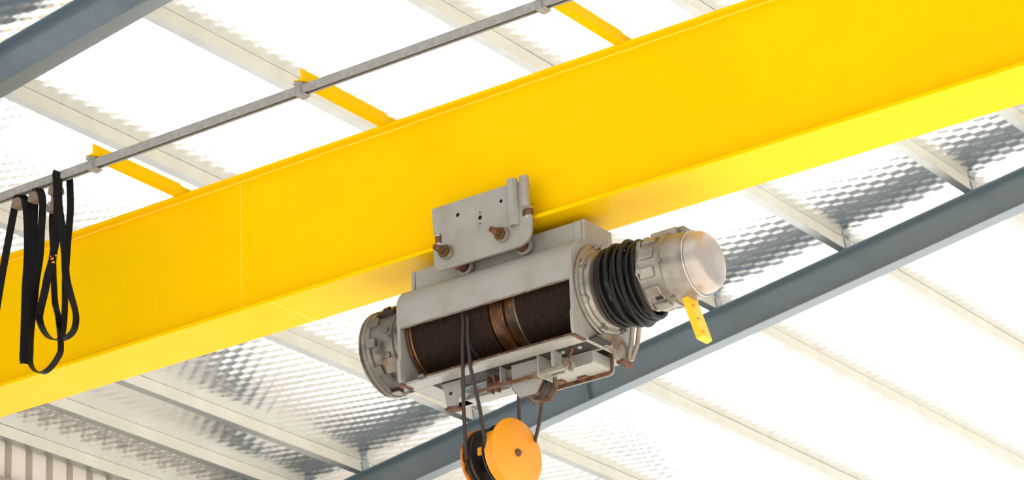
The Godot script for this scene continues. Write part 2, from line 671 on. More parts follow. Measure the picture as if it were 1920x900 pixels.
func build_purlins():
	var nth = ["lowest", "second", "third", "fourth", "fifth", "sixth", "seventh", "eighth", "ninth", "tenth", "eleventh", "twelfth", "thirteenth", "fourteenth", "fifteenth"]
	var proto = null
	for i in PURLINS.size():
		var x = PURLINS[i]
		var lab = "cream steel roof purlin, %s counted from the ribbed wall" % nth[i]
		if i == 0:
			lab = "cream steel eave purlin along the top of the ribbed wall"
		var pos = Vector3(x, roof_y(x), 0)
		if proto:
			var c = copy_of(proto, lab)
			c.position = pos
			continue
		var o = thing("roof_purlin", lab, "purlin", pos, "roof purlins")
		o.rotation.z = TH
		proto = o
		var m = MB.new()
		m.bx(-0.0025, 0.0, -0.084, 0.0, -11.35, 6.65, 0.0)
		part(o, m, "web", M.purlin, true)
		m = MB.new()
		m.bx(-0.05, 0.0, -0.0865, -0.084, -11.35, 6.65, 0.0)
		part(o, m, "bottom_flange", M.flange, true)
		m = MB.new()
		m.bx(-0.05, -0.0475, -0.084, -0.068, -11.35, 6.65, 0.0)
		part(o, m, "lip", M.flange, true)
		m = MB.new()
		m.bx(-0.05, 0.0, -0.002, 0.0, -11.35, 6.65, 0.0)
		part(o, m, "top_flange", M.purlin, true)
		for z in [0.662, -5.14, -10.94, 6.46]:
			m = MB.new()
			m.bx(0.001, 0.008, -0.086, -0.012, z - 0.04, z + 0.04, 0.001)
			part(o, m, "cleat", M.rafter, true)

# ------------------------------------------------------------------ crane girder
func bead(x0, x1, y, z, r, sd, amp):
	var rng = RandomNumberGenerator.new()
	rng.seed = sd
	var pts = []
	var x = x0
	while x < x1:
		pts.append(Vector3(x, y + rng.randf_range(-amp, amp), z + rng.randf_range(-amp, amp)))
		x += 0.045
	var m = MB.new()
	m.tube(pts, r, 6)
	return m

func build_girder():
	var o = thing("crane_girder", "long bright yellow welded crane girder crossing the whole picture", "girder", Vector3(0, GB, 0))
	var x0 = -5.5
	var x1 = 5.7
	var seam = -1.508
	for s in [1.0, -1.0]:
		var m = MB.new()
		m.bx(x0, seam, GB + 0.02, 7.648, s * 0.107, s * 0.115, 0.0)
		part(o, m, "web_plate", M.yellow)
		m = MB.new()
		m.bx(seam, x1, GB + 0.02, 7.648, s * 0.107, s * 0.115, 0.0)
		part(o, m, "web_plate", M.yellow)
	var m2 = MB.new()
	m2.bx(x0, x1, 7.648, 7.663, -0.165, 0.165, 0.002)
	part(o, m2, "top_flange", M.yellow)
	for q in [[x0, -1.2865], [-1.2865, x1]]:
		m2 = MB.new()
		m2.bx(q[0], q[1], GB, GB + 0.02, -0.17, 0.17, 0.002)
		part(o, m2, "bottom_flange", M.yellow)
	part(o, bead(x0, x1, 7.646, 0.117, 0.006, 7, 0.0012), "weld_bead", M.weld)
	part(o, bead(x0, x1, GB + 0.021, 0.116, 0.006, 8, 0.001), "weld_bead", M.yellow)
	var w = MB.new()
	w.tube([Vector3(seam, GB + 0.02, 0.1148), Vector3(seam, 7.3, 0.1148), Vector3(seam, 7.648, 0.1148)], 0.0035, 6)
	part(o, w, "splice_weld", M.weld)
	w = MB.new()
	w.tube([Vector3(-1.2865, GB + 0.001, -0.168), Vector3(-1.2865, GB + 0.001, 0.0), Vector3(-1.2865, GB + 0.001, 0.168)], 0.004, 6)
	part(o, w, "splice_weld", M.weld)
	# angle brackets for the cable track
	for x in [-1.893, -0.625, 0.708]:
		var tip = 0.80
		var b = MB.new()
		# horizontal leg with two bolt holes is a frame of strips
		var cx0 = x
		var cx1 = x + 0.041
		var za = 0.30
		var y0 = 7.664
		var y1 = 7.669
		var holes = [0.56, 0.50]
		var zz = [-0.10, holes[1] - 0.007, holes[1] + 0.007, holes[0] - 0.007, holes[0] + 0.007, tip]
		b.bx(cx0, cx1, y0, y1, zz[0], zz[1], 0.0)
		b.bx(cx0, cx1, y0, y1, zz[2], zz[3], 0.0)
		b.bx(cx0, cx1, y0, y1, zz[4], zz[5], 0.0)
		for k in [1, 3]:
			b.bx(cx0, cx0 + 0.014, y0, y1, zz[k], zz[k + 1], 0.0)
			b.bx(cx0 + 0.026, cx1, y0, y1, zz[k], zz[k + 1], 0.0)
		var br = part(o, b, "track_bracket", M.yellow)
		b = MB.new()
		b.prism(PackedVector2Array([Vector2(-0.10, 7.664), Vector2(tip, 7.664), Vector2(tip, 7.719), Vector2(0.175, 7.719), Vector2(0.155, 7.71), Vector2(-0.10, 7.71)]), Vector3(cx1, 0, 0), Vector3(0, 0, 1), Vector3(0, 1, 0), Vector3(0.005, 0, 0), 0.0, 0.0008)
		part(br, b, "upright_leg", M.yellow)

# ------------------------------------------------------------------ cable track and festoon
func build_track():
	var z = 0.755
	var o = thing("cable_track", "grey galvanised steel track rail hung in front of the yellow girder", "track rail", Vector3(0, 7.61, z))
	var m = MB.new()
	# C-shaped rail, open below
	var y0 = 7.612
	var y1 = 7.652
	var h = 0.02
	var pr = PackedVector2Array([Vector2(-h, y0), Vector2(-h + 0.011, y0), Vector2(-h + 0.011, y0 + 0.0025), Vector2(-h + 0.0025, y0 + 0.0025), Vector2(-h + 0.0025, y1 - 0.0025), Vector2(h - 0.0025, y1 - 0.0025), Vector2(h - 0.0025, y0 + 0.0025), Vector2(h - 0.011, y0 + 0.0025), Vector2(h - 0.011, y0), Vector2(h, y0), Vector2(h, y1), Vector2(-h, y1)])
	m.prism(pr, Vector3(-5.4, 0, z), Vector3(0, 0, 1), Vector3(0, 1, 0), Vector3(11.0, 0, 0))
	part(o, m, "rail", M.galv)
	for x in [-1.893, -0.625, 0.708]:
		m = MB.new()
		var xc = x + 0.012
		m.prism(PackedVector2Array([Vector2(-0.03, 7.6), Vector2(0.03, 7.6), Vector2(0.03, 7.652), Vector2(0.022, 7.663), Vector2(-0.03, 7.663)]), Vector3(xc - 0.012, 0, z), Vector3(0, 0, 1), Vector3(0, 1, 0), Vector3(0.024, 0, 0), 0.0, 0.001)
		m.bx(xc - 0.022, xc + 0.03, 7.604, 7.609, z - 0.03, z + 0.022, 0.001)
		m.bx(xc - 0.022, xc + 0.022, 7.652, 7.663, z - 0.02, z + 0.036, 0.002)
		var cl = part(o, m, "rail_clamp", M.galv)
		m = MB.new()
		m.hexnut(Vector3(xc, 7.656, z + 0.034), Vector3(xc, 7.656, z + 0.046), 0.011)
		part(cl, m, "bolt", M.galv)
	# carriers
	var labs = ["small beige cable carrier on the track, leftmost of the four", "small beige cable carrier on the track, second from the left", "beige cable carrier bracket hanging under the track beside the loop over the rail", "beige saddle carrier hanging lowest below the track"]
	var cp = [Vector3(-2.366, 7.572, z), Vector3(-2.257, 7.572, z), Vector3(-2.125, 7.572, z), Vector3(-2.137, 7.487, z)]
	for i in 4:
		var c = cp[i]
		var t = thing("cable_carrier", labs[i], "carrier", c - Vector3(0, 0.03, 0), "cable carriers on the track")
		m = MB.new()
		var arc = PackedVector2Array()
		for k in 9:
			var a = PI * k / 8.0
			arc.append(Vector2(cos(a) * 0.03, sin(a) * 0.022))
		arc.append(Vector2(-0.034, -0.02))
		arc.append(Vector2(-0.02, -0.03))
		arc.append(Vector2(0.02, -0.03))
		arc.append(Vector2(0.034, -0.02))
		m.prism(arc, c + Vector3(0, 0, -0.024), Vector3(1, 0, 0), Vector3(0, 1, 0), Vector3(0, 0, 0.048), 0.6, 0.002)
		part(t, m, "saddle", M.carrier)
		m = MB.new()
		var top = 7.63 if i != 3 else 7.545
		m.bx(c.x - 0.012, c.x + 0.012, c.y + 0.01, top, z - 0.004, z + 0.004, 0.001)
		if i == 2:
			m.bx(c.x - 0.03, c.x + 0.03, c.y - 0.085, c.y + 0.0, z - 0.006, z + 0.006, 0.002)
		part(t, m, "hanger", M.carrier)
		if i != 3:
			for sx in [-0.016, 0.016]:
				m = MB.new()
				m.cyl(Vector3(c.x + sx, 7.628, z - 0.012), Vector3(c.x + sx, 7.628, z + 0.012), 0.012, 12, 0.001)
				part(t, m, "roller", M.galv)
		else:
			m = MB.new()
			m.cyl(Vector3(c.x, c.y, z - 0.03), Vector3(c.x, c.y, z + 0.034), 0.008, 10, 0.001)
			part(t, m, "pin", M.galv)
	# flat cables
	var W = 0.036
	strap_thing("black flat cable running out of the left edge of the picture", [[-2.37, 7.607], [-2.385, 7.595], [-2.393, 7.567], [-2.413, 7.484], [-2.451, 7.315], [-2.479, 7.184], [-2.504, 7.052], [-2.53, 6.93], [-2.58, 6.86], [-2.65, 6.9], [-2.69, 7.1], [-2.7, 7.3], [-2.7, 7.6]], z + 0.0, z + 0.0, W, [0.5, 0.5, 0.45, 0.3, 0.3], M.black)
	strap_thing("black flat cable hanging straight with its fold at the lower left", [[-2.372, 7.606], [-2.345, 7.6], [-2.325, 7.572], [-2.315, 7.531], [-2.306, 7.432], [-2.303, 7.274], [-2.313, 7.112], [-2.318, 6.868], [-2.322, 6.762], [-2.318, 6.737], [-2.308, 6.73], [-2.299, 6.745], [-2.294, 6.868], [-2.286, 7.1], [-2.28, 7.3], [-2.279, 7.5], [-2.275, 7.575], [-2.262, 7.605]], z + 0.004, z - 0.012, W * 1.15, [0.5, 0.55, 0.6, 0.55, 0.5], M.black)
	strap_thing("black flat cable whose loop hangs lowest over the girder's bottom edge", [[-2.257, 7.607], [-2.23, 7.6], [-2.212, 7.575], [-2.203, 7.511], [-2.211, 7.38], [-2.219, 7.252], [-2.241, 7.134], [-2.256, 7.015], [-2.271, 6.888], [-2.274, 6.791], [-2.275, 6.722], [-2.246, 6.676], [-2.198, 6.653], [-2.147, 6.669], [-2.107, 6.705], [-2.087, 6.745], [-2.096, 6.844], [-2.111, 6.928], [-2.13, 6.991], [-2.143, 7.122], [-2.148, 7.232], [-2.157, 7.34], [-2.16, 7.42], [-2.155, 7.48], [-2.137, 7.516]], z + 0.012, z - 0.016, W, [0.5, 0.55, 0.35, 0.0, 0.02, 0.1, 0.0, 0.2], M.black)
	var teardrop = strap_thing("black flat cable looped over the rail with a teardrop loop below", [[-2.09, 7.652], [-2.097, 7.64], [-2.093, 7.584], [-2.088, 7.479], [-2.09, 7.374], [-2.096, 7.296], [-2.112, 7.223], [-2.122, 7.184], [-2.145, 7.125], [-2.164, 7.048], [-2.19, 6.965], [-2.196, 6.918], [-2.171, 6.855], [-2.129, 6.804], [-2.074, 6.779], [-2.017, 6.78], [-1.977, 6.805], [-1.964, 6.858], [-1.975, 6.917], [-2.007, 7.007], [-2.032, 7.095], [-2.04, 7.203], [-2.051, 7.283], [-2.066, 7.367], [-2.085, 7.478], [-2.089, 7.578], [-2.085, 7.64]], z + 0.03, z + 0.022, W * 1.05, [0.6, 0.6, 0.5, 0.15, 0.05, 0.3, 0.5, 0.55], M.black)
	strap_thing("black flat cable behind the rail falling into the teardrop loop", [[-2.10, 7.662], [-2.08, 7.665], [-2.066, 7.634], [-2.058, 7.538], [-2.055, 7.459], [-2.06, 7.383], [-2.07, 7.28], [-2.081, 7.091], [-2.08, 6.984], [-2.082, 6.903], [-2.091, 6.832], [-2.104, 6.803]], z - 0.03, z - 0.02, W * 0.95, [0.5, 0.5, 0.4, 0.1, 0.1], M.black)
	# flecks of orange paint on the looped cable
	var q0 = Vector3(-2.116, 7.205, z + 0.0335)
	var fl = [[0.012, 0.036, 0.007], [0.016, 0.012, 0.009], [-0.014, -0.002, 0.009], [0.002, -0.004, 0.010], [0.006, -0.022, 0.010], [-0.004, 0.008, 0.006]]
	for k in fl.size():
		m = MB.new()
		var cc = q0 + Vector3(fl[k][0], fl[k][1], -fl[k][0] * 0.85)
		m.box(cc, Vector3(fl[k][2] * 1.3, fl[k][2] * 0.8, 0.003), 0.0004, Basis(Vector3.UP, deg_to_rad(40.0)) * Basis(Vector3(0, 0, 1), 0.5 - 0.7 * (k % 3)))
		part(teardrop, m, "paint_fleck", M.orange)

func strap_thing(label, pts2, za, zb, w, turns, m_):
	# smooth the polyline, spread it in depth and turn the flat side along its length
	var cv = Curve3D.new()
	var cnt = pts2.size()
	for i in cnt:
		var t = float(i) / (cnt - 1)
		var q = Vector3(pts2[i][0], pts2[i][1], lerpf(za, zb, t))
		var a = pts2[maxi(i - 1, 0)]
		var b = pts2[mini(i + 1, cnt - 1)]
		var tg = Vector3(b[0] - a[0], b[1] - a[1], 0) * 0.17
		cv.add_point(q, -tg, tg)
	cv.bake_interval = 0.012
	var total = cv.get_baked_length()
	var nn = int(total / 0.014)
	var pts = []
	var wd = []
	for i in nn + 1:
		var d = total * i / nn
		pts.append(cv.sample_baked(d, true))
		var f = float(i) / nn * (turns.size() - 1)
		var k = mini(int(f), turns.size() - 2)
		var e = smoothstep(0.0, 1.0, f - k)
		var tt = lerpf(turns[k], turns[k + 1], e)
		# 0: width along z, 1: width along x
		wd.append(Vector3(sin(tt * PI * 0.5), 0.01, -cos(tt * PI * 0.5)))
	var lowest = 99.0
	for q in pts:
		lowest = minf(lowest, q.y)
	var o = thing("flat_cable", label, "cable", Vector3(pts[0].x, lowest, za), "flat cables on the track")
	var mb = MB.new()
	mb.strap(pts, wd, w, 0.005)
	part(o, mb, "strap", m_)
	return o

# ------------------------------------------------------------------ trolley
func rounded(poly, r, only = []):
	var out = PackedVector2Array()
	var c = poly.size()
	for i in c:
		var rr = r[i] if r is Array else r
		if rr <= 0.0:
			out.append(poly[i])
			continue
		var a = (poly[(i - 1 + c) % c] - poly[i]).normalized()
		var b = (poly[(i + 1) % c] - poly[i]).normalized()
		var q0 = poly[i] + a * rr
		var q1 = poly[i] + b * rr
		for k in 7:
			var t = k / 6.0
			out.append(q0.lerp(poly[i], t).lerp(poly[i].lerp(q1, t), t))
	return out

func build_trolley():
	var o = thing("hoist_trolley", "grey steel trolley plates clasping the yellow girder's bottom flange", "trolley", Vector3(0, 6.82, 0))
	var outline = [Vector2(-0.292, 7.126), Vector2(0.24, 7.126), Vector2(0.24, 6.985), Vector2(0.203, 6.985), Vector2(0.203, 6.95), Vector2(0.25, 6.95), Vector2(0.25, 6.814), Vector2(-0.29, 6.814), Vector2(-0.29, 6.945), Vector2(-0.243, 6.945), Vector2(-0.243, 6.993), Vector2(-0.288, 6.993)]
	var rad = [0.004, 0.0, 0.0, 0.0, 0.0, 0.004, 0.085, 0.045, 0.012, 0.0, 0.0, 0.01]
	var poly = rounded(outline, rad)
	var plates = []
	for s in [1.0, -1.0]:
		var pl = CSGPolygon3D.new()
		pl.name = "side_plate"
		pl.polygon = poly
		pl.mode = CSGPolygon3D.MODE_DEPTH
		pl.depth = 0.015
		pl.material = M.paint
		o.add_child(pl, true)
		pl.position = Vector3(0, -6.82, 0.221 if s > 0 else -0.206)
		for h in [[-0.148, 7.057, 0.0095], [-0.025, 7.009, 0.0105], [-0.025, 7.034, 0.004], [-0.027, 6.979, 0.004], [0.093, 7.057, 0.0085]]:
			var c = CSGCylinder3D.new()
			c.operation = CSGShape3D.OPERATION_SUBTRACTION
			c.radius = h[2]
			c.height = 0.02 if s > 0 else 0.018
			c.sides = 16
			c.material = M.hole
			pl.add_child(c)
			c.position = Vector3(h[0], h[1], 0.0 if s > 0 else -0.015)
			c.rotation.x = PI / 2
		plates.append(pl)
	# wheels on the lower flange
	for s in [1.0, -1.0]:
		for x in [-0.19, 0.13]:
			var m = MB.new()
			var zo = s * 0.207
			m.lathe(Vector3(x, 7.032, zo), Vector3(0, 0, -s), [Vector2(0, 0), Vector2(0, 0.05), Vector2(0.004, 0.065), Vector2(0.006, 0.0652), Vector2(0.05, 0.0652), Vector2(0.052, 0.06), Vector2(0.052, 0.0)], 28)
			part(o, m, "wheel", M.rust)
	# side guide rollers in the notches
	for s in [1.0, -1.0]:
		for x in [-0.27, 0.226]:
			var m = MB.new()
			var zc = s * 0.2
			m.lathe(Vector3(x, 6.952, zc), Vector3.UP, [Vector2(0, 0), Vector2(0, 0.018), Vector2(0.002, 0.02), Vector2(0.032, 0.02), Vector2(0.034, 0.018), Vector2(0.034, 0)], 20)
			var rl = part(o, m, "guide_roller", M.rust)
			m = MB.new()
			m.lathe(Vector3(x, 6.938, zc), Vector3.UP, [Vector2(0, 0), Vector2(0, 0.022), Vector2(0.014, 0.022), Vector2(0.014, 0)], 20)
			part(rl, m, "washer", M.steel)
			m = MB.new()
			m.lathe(Vector3(x, 6.986, zc), Vector3.UP, [Vector2(0, 0), Vector2(0, 0.021), Vector2(0.008, 0.021), Vector2(0.008, 0)], 20)
			part(rl, m, "washer", M.steel)
	# upright channel on the front plate
	var ch = MB.new()
	var cpoly = PackedVector2Array([Vector2(0.140, 0.2215), Vector2(0.145, 0.2215), Vector2(0.145, 0.236), Vector2(0.150, 0.241), Vector2(0.171, 0.241), Vector2(0.182, 0.225), Vector2(0.182, 0.2215), Vector2(0.188, 0.2215), Vector2(0.188, 0.228), Vector2(0.176, 0.247), Vector2(0.148, 0.247), Vector2(0.140, 0.239)])
	ch.prism(cpoly, Vector3(0, 6.915, 0), Vector3(1, 0, 0), Vector3(0, 0, 1), Vector3(0, 0.225, 0))
	part(o, ch, "upright_channel", M.paint)
	ch = MB.new()
	ch.lathe(Vector3(0.222, 6.99, 0.219), Vector3.UP, [Vector2(0, 0), Vector2(0, 0.022), Vector2(0.15, 0.022), Vector2(0.152, 0)], 16)
	part(o, ch, "upright_tube", M.paint)
	# tie rods with nuts
	for x in [-0.213, 0.098]:
		var m = MB.new()
		m.cyl(Vector3(x, 6.888, -0.30), Vector3(x, 6.888, 0.318), 0.0145, 18, 0.002)
		var rod = part(o, m, "tie_rod", M.rust)
		m = MB.new()
		m.hexnut(Vector3(x, 6.888, 0.243), Vector3(x, 6.888, 0.266), 0.029, 0.3)
		m.cyl(Vector3(x, 6.888, 0.2665), Vector3(x, 6.888, 0.285), 0.0185, 16, 0.001)
		part(rod, m, "nut", M.brass)
		m = MB.new()
		m.cyl(Vector3(x, 6.888, 0.2213), Vector3(x, 6.888, 0.243), 0.036, 24, 0.003)
		part(rod, m, "washer", M.worn)
		var e = Vector3(-0.178, 6.836, 0.0) if x < 0 else Vector3(0.15, 6.846, 0.0)
		m = MB.new()
		m.lathe(e + Vector3(0, 0, 0.125), Vector3(0, 0, 1), [Vector2(0, 0.0), Vector2(0, 0.038), Vector2(0.002, 0.041), Vector2(0.018, 0.041), Vector2(0.02, 0.038), Vector2(0.02, 0.029), Vector2(0.017, 0.028)], 32)
		var spc = part(rod, m, "spacer_ring", M.paint)
		m = MB.new()
		m.cyl(e + Vector3(0, 0.0, 0.141), e + Vector3(0, 0.0, 0.2055), 0.0275, 20, 0.002)
		part(rod, m, "spacer_hub", M.rust)

# ------------------------------------------------------------------ hoist
func ang(r, a):
	# point on a circle about the drum axis; a = 0 is up, positive turns towards the camera side
	return Vector3(0, cos(a) * r, sin(a) * r)

func shell_profile(off):
	var q = []
	q.append(Vector2(0.236 - off, 6.588))
	q.append(Vector2(0.236 - off, 6.688))
	for k in 9:
		var a = k / 8.0 * PI * 0.5
		q.append(Vector2(0.116 + cos(a) * (0.12 - off), 6.69 + sin(a) * (0.105 - off)))
	return q

func build_hoist():
	var o = thing("wire_rope_hoist", "grey electric wire rope hoist hanging under the yellow girder", "hoist", Vector3(0, 6.15, 0))
	var ax = Vector3(0, AXY, AXZ)
	# end plates
	for e in [[-0.500, -0.482], [0.444, 0.460]]:
		var pts = []
		for s in [1, -1]:
			var half = []
			half.append(Vector2(0.11, 6.905))
			half.append(Vector2(0.114, 6.80))
			for k in 8:
				var a = PI * 0.5 - (k + 1) / 8.0 * PI * 0.5
				half.append(Vector2(0.114 + cos(a) * 0.124, 6.685 + sin(a) * 0.112))
			half.append(Vector2(0.238, 6.45))
			half.append(Vector2(0.246, 6.42))
			half.append(Vector2(0.246, 6.345))
			half.append(Vector2(0.238, 6.325))
			half.append(Vector2(0.12, 6.318))
			if s == 1:
				pts += half
			else:
				half.reverse()
				for h in half:
					pts.append(Vector2(-h.x, h.y))
		var m = MB.new()
		m.prism(PackedVector2Array(pts), Vector3(e[0], 0, 0), Vector3(0, 0, 1), Vector3(0, 1, 0), Vector3(e[1] - e[0], 0, 0), 0.85, 0.002)
		var pl = part(o, m, "end_plate", M.paint)
		for q in [[6.845, -0.06, 0.02], [6.40, 0.17, 0.010], [6.43, 0.215, 0.006]]:
			m = MB.new()
			var xx = e[1] if e[0] > 0 else e[0]
			var dd = 0.0015 if e[0] > 0 else -0.0015
			m.lathe(Vector3(xx, q[0], q[1]), Vector3(signf(dd), 0, 0), [Vector2(0, q[2]), Vector2(0.0025, q[2] - 0.002), Vector2(0.0025, q[2] * 0.6), Vector2(0.0005, q[2] * 0.55), Vector2(0.0005, 0)], 20)
			part(pl, m, "plug", M.paint)
		m = MB.new()
		m.bx(e[0] - 0.002, e[1] + 0.002, 6.313, 6.32, 0.15, 0.242, 0.002)
		part(pl, m, "foot", M.rust)
	# upper box
	var ub = MB.new()
	ub.prism(rounded([Vector2(-0.482, -0.112), Vector2(0.444, -0.112), Vector2(0.444, 0.112), Vector2(-0.482, 0.112)], 0.012), Vector3(0, 6.795, 0), Vector3(1, 0, 0), Vector3(0, 0, 1), Vector3(0, 0.106, 0), 0.8, 0.002)
	part(o, ub, "upper_box", M.paint)
	ub = MB.new()
	ub.bx(0.405, 0.4435, 6.80, 6.902, 0.100, 0.1175, 0.006)
	part(o, ub, "corner_bar", M.paint)
	# curved covers between the end plates
	for s in [1.0, -1.0]:
		var outer = shell_profile(0.0)
		var inner = shell_profile(0.006)
		inner.reverse()
		var poly = PackedVector2Array()
		for q in outer + inner:
			poly.append(Vector2(q.x * s, q.y))
		var m = MB.new()
		m.prism(poly, Vector3(-0.482, 0, 0), Vector3(0, 0, 1), Vector3(0, 1, 0), Vector3(0.926, 0, 0), 0.8)
		var cv = part(o, m, "front_cover" if s > 0 else "rear_cover", M.paint)
		m = MB.new()
		m.bx(-0.482, 0.444, 6.583, 6.5885, s * 0.222, s * 0.237, 0.001)
		part(cv, m, "lower_edge", M.worn)
	# bottom frame
	var bt = MB.new()
	bt.bx(-0.482, 0.444, 6.318, 6.332, 0.128, 0.2125, 0.002)
	var fb = part(o, bt, "front_rail", M.paint)
	bt = MB.new()
	bt.bx(-0.40, 0.444, 6.3335, 6.341, 0.206, 0.2125, 0.001)
	part(fb, bt, "rail_edge", M.rust)
	bt = MB.new()
	bt.bx(-0.482, -0.395, 6.318, 6.332, -0.20, 0.127, 0.002)
	part(o, bt, "cross_rail", M.paint)
	bt = MB.new()
	bt.bx(-0.394, 0.50, 6.324, 6.332, 0.004, 0.128, 0.001)
	var dp = part(o, bt, "bottom_plate", M.plate)
	bt = MB.new()
	bt.bx(-0.394, 0.502, 6.316, 6.332, -0.002, 0.004, 0.001)
	part(dp, bt, "lip", M.paint)
	for x in [0.285, 0.375]:
		bt = MB.new()
		bt.lathe(Vector3(x, 6.324, 0.075), Vector3.DOWN, [Vector2(0, 0.011), Vector2(0.005, 0.0095), Vector2(0.008, 0.005), Vector2(0.0085, 0)], 12)
		part(dp, bt, "bolt_head", M.paint)
	bt = MB.new()
	bt.bx(-0.482, 0.444, 6.318, 6.332, -0.225, -0.14, 0.002)
	part(o, bt, "rear_rail", M.paint)
	build_drum(o)
	build_gear(o)
	build_motor(o)
	# control box at the rear
	var cb = MB.new()
	cb.prism(rounded([Vector2(0.05, 6.262), Vector2(0.402, 6.262), Vector2(0.402, 6.322), Vector2(0.05, 6.322)], [0.01, 0.014, 0.0, 0.0]), Vector3(0, 0, -0.128), Vector3(1, 0, 0), Vector3(0, 1, 0), Vector3(0, 0, 0.142), 0.8, 0.002)
	var box = part(o, cb, "control_box", M.paint)
	cb = MB.new()
	cb.prism(rounded([Vector2(0.03, 6.243), Vector2(0.415, 6.243), Vector2(0.415, 6.38), Vector2(0.03, 6.38)], [0.02, 0.03, 0.01, 0.01]), Vector3(0, 0, -0.142), Vector3(1, 0, 0), Vector3(0, 1, 0), Vector3(0, 0, 0.008), 0.8, 0.002)
	part(box, cb, "lid", M.paint)
	cb = MB.new()
	cb.prism(rounded([Vector2(0.034, 6.2475), Vector2(0.411, 6.2475), Vector2(0.411, 6.376), Vector2(0.034, 6.376)], [0.02, 0.03, 0.01, 0.01]), Vector3(0, 0, -0.1338), Vector3(1, 0, 0), Vector3(0, 1, 0), Vector3(0, 0, 0.002), 0.8, 0.0)
	part(box, cb, "gasket", M.rust)
	cb = MB.new()
	cb.bx(0.06, 0.18, 6.256, 6.262, -0.11, -0.07, 0.002)
	part(box, cb, "latch", M.rust)
	cb = MB.new()
	cb.bx(0.24, 0.29, 6.254, 6.262, -0.12, -0.095, 0.002)
	part(box, cb, "latch", M.rust)
	# rope equaliser: two cut-cornered cheeks with a sheave between
	for z in [0.076, -0.036]:
		var ch = PackedVector2Array([Vector2(0.012, 6.33), Vector2(0.012, 6.215), Vector2(0.048, 6.162), Vector2(0.14, 6.162), Vector2(0.176, 6.215), Vector2(0.176, 6.33)])
		cb = MB.new()
		cb.prism(ch, Vector3(0, 0, z), Vector3(1, 0, 0), Vector3(0, 1, 0), Vector3(0, 0, 0.007), 0.0, 0.001)
		var ck = part(o, cb, "equaliser_cheek", M.worn if z < 0 else M.paint)
		cb = MB.new()
		for k in range(1, 4):
			var qa = ch[k]
			var qb = ch[k + 1]
			var dd = (qb - qa).normalized()
			cb.box(Vector3((qa.x + qb.x) * 0.5, (qa.y + qb.y) * 0.5, z + 0.0035), Vector3((qb - qa).length() + 0.003, 0.003, 0.0085), 0.0006, Basis(Vector3(dd.x, dd.y, 0), Vector3(-dd.y, dd.x, 0), Vector3(0, 0, 1)))
		part(ck, cb, "rusty_edge", M.rust)
	cb = MB.new()
	cb.lathe(Vector3(0.094, 6.235, -0.015), Vector3(0, 0, 1), [Vector2(0, 0), Vector2(0, 0.066), Vector2(0.01, 0.066), Vector2(0.03, 0.05), Vector2(0.05, 0.066), Vector2(0.06, 0.066), Vector2(0.06, 0)], 28)
	part(o, cb, "equaliser_sheave", M.sheave)
	cb = MB.new()
	cb.hexnut(Vector3(0.086, 6.243, 0.083), Vector3(0.086, 6.243, 0.1), 0.015)
	part(o, cb, "equaliser_bolt", M.worn)
	# bracket beside the equaliser
	cb = MB.new()
	cb.bx(0.178, 0.184, 6.222, 6.326, 0.012, 0.125, 0.001)
	cb.bx(0.1835, 0.252, 6.25, 6.326, 0.012, 0.018, 0.001)
	var sbk = part(o, cb, "switch_bracket", M.paint)
	cb = MB.new()
	cb.bx(0.252, 0.27, 6.25, 6.326, 0.06, 0.125, 0.002)
	part(sbk, cb, "stop_block", M.paint)
	cb = MB.new()
	cb.bx(-0.03, 0.012, 6.236, 6.326, 0.03, 0.05, 0.002)
	cb.bx(-0.035, -0.029, 6.25, 6.326, 0.03, 0.11, 0.001)
	part(o, cb, "switch_bracket", M.paint)
	cb = MB.new()
	cb.hexnut(Vector3(0.23, 6.298, 0.018), Vector3(0.23, 6.298, 0.05), 0.016)
	part(o, cb, "switch_bolt", M.rust)
	# long switch rod with its flat bar
	cb = MB.new()
	cb.bx(-0.185, 0.20, 6.236, 6.244, 0.088, 0.112, 0.001)
	var rd = part(o, cb, "switch_rod", M.rust)
	cb = MB.new()
	cb.bx(0.14, 0.355, 6.231, 6.251, 0.086, 0.1135, 0.002)
	part(rd, cb, "flat_bar", M.worn)
	cb = MB.new()
	cb.cyl(Vector3(0.34, 6.215, 0.10), Vector3(0.34, 6.27, 0.10), 0.012, 12, 0.001)
	cb.hexnut(Vector3(0.33, 6.24, 0.114), Vector3(0.33, 6.24, 0.13), 0.014)
	part(rd, cb, "clamp_bolt", M.worn)
	cb = MB.new()
	cb.tube([Vector3(0.33, 6.25, 0.10), Vector3(0.335, 6.28, 0.1), Vector3(0.345, 6.322, 0.09)], 0.006, 8)
	part(rd, cb, "spring", M.rust)
	cb = MB.new()
	for x in [-0.135, -0.10]:
		cb.bx(x, x + 0.008, 6.24, 6.316, 0.02, 0.07, 0.001)
	cb.bx(-0.135, 0.0, 6.268, 6.276, 0.02, 0.07, 0.001)
	part(o, cb, "rod_guide", M.rust)
	# hanging foot at the left
	cb = MB.new()
	cb.prism(PackedVector2Array([Vector2(-0.362, 6.322), Vector2(-0.262, 6.322), Vector2(-0.262, 6.285), Vector2(-0.276, 6.25), Vector2(-0.278, 6.198), Vector2(-0.338, 6.212), Vector2(-0.345, 6.27), Vector2(-0.356, 6.30)]), Vector3(0, 0, 0.088), Vector3(1, 0, 0), Vector3(0, 1, 0), Vector3(0, 0, 0.012), 0.0, 0.001)
	var ft = part(o, cb, "hanging_foot", M.paint)
	cb = MB.new()
	cb.bx(-0.345, -0.276, 6.190, 6.204, 0.055, 0.104, 0.003)
	part(ft, cb, "toe", M.rust)
	cb = MB.new()
	cb.bx(-0.346, -0.338, 6.204, 6.322, 0.05, 0.0885, 0.001)
	part(ft, cb, "rib", M.worn)
	cb = MB.new()
	cb.cyl(Vector3(-0.312, 6.267, 0.0995), Vector3(-0.312, 6.267, 0.1006), 0.009, 14)
	part(ft, cb, "bolt_hole", M.hole)
	cb = MB.new()
